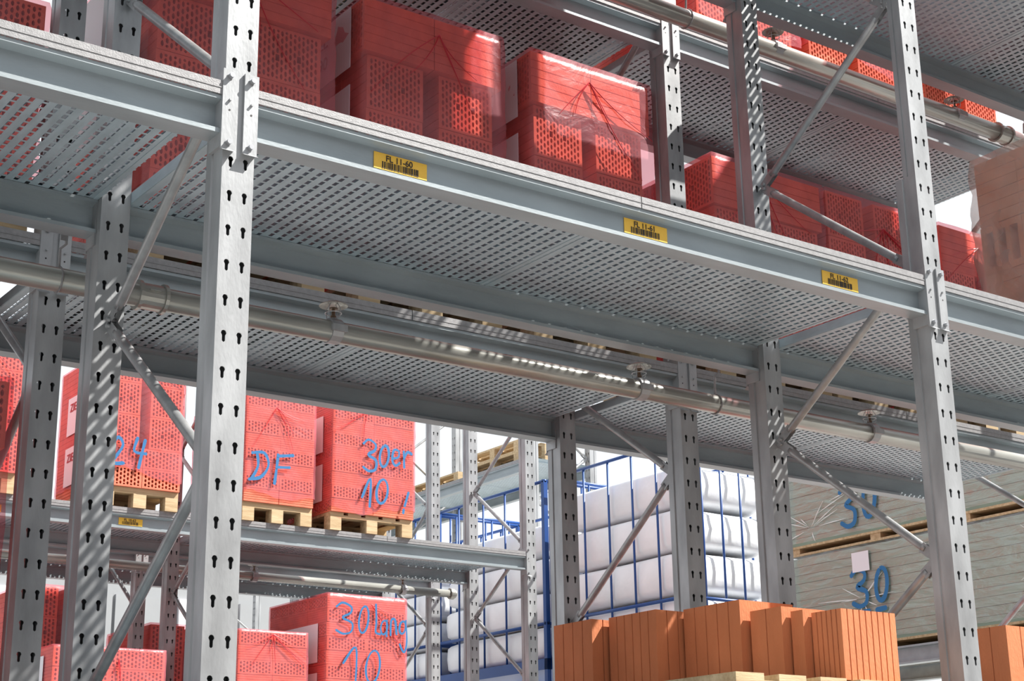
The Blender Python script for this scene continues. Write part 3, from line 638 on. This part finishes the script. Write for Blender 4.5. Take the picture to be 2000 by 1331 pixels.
# board packs
BD = unit('board_sheet', 'board'); SP = unit('spacer', 'wood')
def board_pack(y0, y1, z, n, t, label, seed, txt=None, slip=False):
    L = y1 - y0; o = thing('board_pack', label, 'board pack', (HX + 0.08, y0, z), 0, 'film-wrapped board packs'); rnd = random.Random(seed)
    for k in range(n): ob('board', BD, o, (rnd.uniform(0, 0.008), rnd.uniform(-0.008, 0.008), k * t), scale=(1.05, L, t - 0.0035))
    ob('film', film_mesh(1.06, L, n * t, seed, 'clearfilm', off=0.012, amp=0.008, ragged=0.008, low=0.02), o)
    for g, (gy, gz) in enumerate(((L * 0.72, n * t * 0.45), (L * 0.05, n * t * 0.6), (L * 0.9, n * t * 0.15))):
        for k in range(9):
            a = rnd.uniform(0, 6.28); r0 = rnd.uniform(0.03, 0.09); r1 = r0 + rnd.uniform(0.12, 0.45)
            p0 = (gy + math.cos(a) * r0, gz + 0.5 * math.sin(a) * r0); p1 = (gy + math.cos(a) * r1, gz + 0.5 * math.sin(a) * r1)
            p1 = (min(L, max(0, p1[0])), min(n * t, max(0.0, p1[1])))
            b = MB(); b.tube([(-0.018, p0[0], p0[1]), (-0.022, (p0[0] + p1[0]) / 2, (p0[1] + p1[1]) / 2), (-0.018, p1[0], p1[1])], [0.001, 0.004, 0.001], 6); ob('film_fold', b.mesh('film_fold', 'cfold'), o)
    if slip:
        ob('paper_slip', SLIP, o, (-0.026, slip[0] - y0, slip[1] - z), scale=(0.002, 0.17, 0.15))
    if txt:
        e = ob('writing', None, o, (-0.021, 0, 0)); e.rotation_euler = (0, 0, -math.pi / 2)
        yc, zc = txt; u = -(yc - y0)
        mark(e, [three(u - 0.19, zc - z - 0.14, 0.28, 0.15), ell(u + 0.10, zc - z, 0.055, 0.12), [(u - 0.16, zc - z - 0.19), (u - 0.04, zc - z - 0.185)], [(u + 0.04, zc - z - 0.185), (u + 0.12, zc - z - 0.18)]] if slip else
             [three(u - 0.19, zc - z - 0.16, 0.32, 0.15), ell(u + 0.10, zc - z + 0.02, 0.06, 0.14)], 0.045, -0.004)
    return o
def spacers(y0, y1, z, h, lab):
    o = thing('spacer_pallet', lab, 'pallet', (HX + 0.08, y0, z), 0, 'timber spacers')
    L = y1 - y0
    ob('rail', SP, o, (0, 0, 0), scale=(1.05, L, 0.018)); ob('rail', SP, o, (0, 0, h - 0.018), scale=(1.05, L, 0.018))
    for k in range(4): ob('block', SP, o, (0.01, k * (L - 0.1) / 3, 0.018), scale=(1.03, 0.10, h - 0.036))
BY0, BY1 = 6.45, 9.08
spacers(BY0, BY1, HZ, 0.08, 'timber spacer under the lower grey board pack')
board_pack(BY0, BY1, HZ + 0.08, 11, 0.066, 'lower film-wrapped grey board pack marked 30, with a paper slip', 61, (8.235, 3.42), (8.24, 3.54))
spacers(BY0, BY1, HZ + 0.08 + 0.726 + 0.016, 0.08, 'timber spacer between the two grey board packs')
board_pack(BY0, BY1, HZ + 0.176 + 0.726, 12, 0.066, 'upper film-wrapped grey board pack marked 30 in blue', 62, (8.29, 4.06))

# blue cages with bales
def cage(y0, y1, label, bars):
    o = thing('storage_cage', label, 'cage', (9.0, y0, HZ), 0, 'blue steel cages'); L = y1 - y0; wx, hz = 1.15, 1.96
    b = MB(); b.box(0, 0.045, 0, 0.045, 0, hz); pm_ = b.mesh('corner_post', 'blue')
    for x in (0, wx - 0.045):
        for y in (0, L - 0.045): ob('corner_post', pm_, o, (x, y, 0))
    def rail(p, q, r=0.016):
        b = MB(); b.tube([p, q], r, 8); ob('rail', b.mesh('rail', 'blue', True), o)
    for z in (0.62, hz):
        rail((0.022, 0, z), (0.022, L, z)); rail((wx - .022, 0, z), (wx - .022, L, z)); rail((0, 0.022, z), (wx, 0.022, z)); rail((0, L - .022, z), (wx, L - .022, z))
    b = MB(); b.box(0, wx, 0, L, 0.20, 0.30); ob('base_frame', b.mesh('base_frame', 'blue'), o)
    bm = MB(); bm.tube([(0, 0, 0.30), (0, 0, hz)], 0.0105, 8); bm = bm.mesh('bar', 'blue', True)
    for y in bars: ob('bar', bm, o, (0.022, y - y0, 0))
    for y in bars: ob('bar', bm, o, (wx - 0.022, y - y0, 0))
    for k in range(1, 5): ob('bar', bm, o, (0.022 + k * 0.225, 0.022, 0)); ob('bar', bm, o, (0.022 + k * 0.225, L - 0.022, 0))
    b = MB(); b.lathe([(0.05, 0), (0.05, 0.015), (0.025, 0.05), (0.0, 0.06)], n=10); fm = b.mesh('foot', 'blue')
    return o
cage(10.0, 11.86, 'blue barred cage of white bales behind the orange blocks', [10.345, 10.67, 11.0, 11.352])
cage(11.93, 13.80, 'blue barred cage of white bales behind the slim end frame', [12.595, 12.965, 12.25, 13.4])
cage(13.87, 15.7, 'farthest blue barred cage behind the blue-marked red pack', [14.22, 14.6, 15.0, 15.35])
def bale_mesh(w, d, h, seed):
    b = MB(); n, m_ = 22, 12; sv = Vector((seed * 5.1, seed * 2.3, 0)); rows = []
    for k in range(m_ + 1):
        ph = -math.pi / 2 + math.pi * k / m_; row = []
        for j in range(4 * n):
            th = 2 * math.pi * j / (4 * n); c, s = math.cos(th), math.sin(th); e = 0.11; f = 0.30
            X = math.copysign(abs(c) ** e, c) * abs(math.cos(ph)) ** f; Y = math.copysign(abs(s) ** e, s) * abs(math.cos(ph)) ** f; Zz = math.copysign(abs(math.sin(ph)) ** f, ph)
            v = Vector((X * w / 2, Y * d / 2, Zz * h / 2)); q = noise.noise(v * 4.0 + sv) * 0.018 + noise.noise(v * 11 + sv) * 0.008
            v += v.normalized() * q; row.append(len(b.v)); b.v.append((v.x + w / 2, v.y + d / 2, v.z + h / 2))
        rows.append(row)
    for k in range(m_):
        for j in range(4 * n):
            j2 = (j + 1) % (4 * n); b.f.append((rows[k][j], rows[k][j2], rows[k + 1][j2], rows[k + 1][j]))
    return b.mesh('insulation_bale', 'bale', True)
lay = ('bottom', 'second', 'third', 'top')
for ci, (y0, y1, tot, nm) in enumerate(((10.06, 11.80, 1.50, 'cage behind the orange blocks'), (11.99, 13.74, 1.30, 'cage behind the slim end frame'), (13.93, 15.64, 1.2, 'farthest blue cage'))):
    hs = tot / 4
    for k in range(4):
        o = thing('insulation_bale', '%s white wrapped bale in the %s' % (lay[k], nm), 'bale', (9.05 + 0.008 * k, y0 + 0.01 * k, HZ + 0.30 + k * hs), 0, 'white wrapped bales', bale_mesh(1.05, y1 - y0 - 0.02 * k, hs - 0.012, ci * 5 + k))

# ---------------------------------------------------------------- high rack running away behind the cages
EX, EZ = 11.0, 0.60
ey = [23.6 - 2.9 * k for k in range(4)]
for i, y in enumerate(ey): frame(EX, y, EZ, ('farthest', 'third', 'second', 'nearest')[i] + ' frame of the distant rack that runs away behind the cages', False, -math.pi / 2)
for i in range(3):
    z = LV[2] + EZ; n_ = ('far', 'middle', 'near')[i]
    beam(EX, ey[i] - W, z, 'front beam of the distant cross rack, %s bay' % n_, -math.pi / 2, False)
    beam(EX + DEP, ey[i + 1], z, 'rear beam of the distant cross rack, %s bay' % n_, math.pi / 2, False)
    for h in (0, 1): deck(EX, ey[i] - W - h * PW, z, '%s deck panel of the distant cross rack, %s bay' % (('farther', 'nearer')[h], n_), -math.pi / 2)
    for h in (0, 1):
        pallet(EX + 0.1, ey[i] - 1.3 - h * 1.3, z + 0.001, 0.8, 1.1, '%s empty pallet on the distant cross rack, %s bay' % (('farther', 'nearer')[h], n_))
        if h: pallet(EX + 0.1, ey[i] - 1.3 - h * 1.3, z + 0.001 + 0.144, 0.8, 1.1, 'upper stacked empty pallet on the distant cross rack, %s bay' % n_)
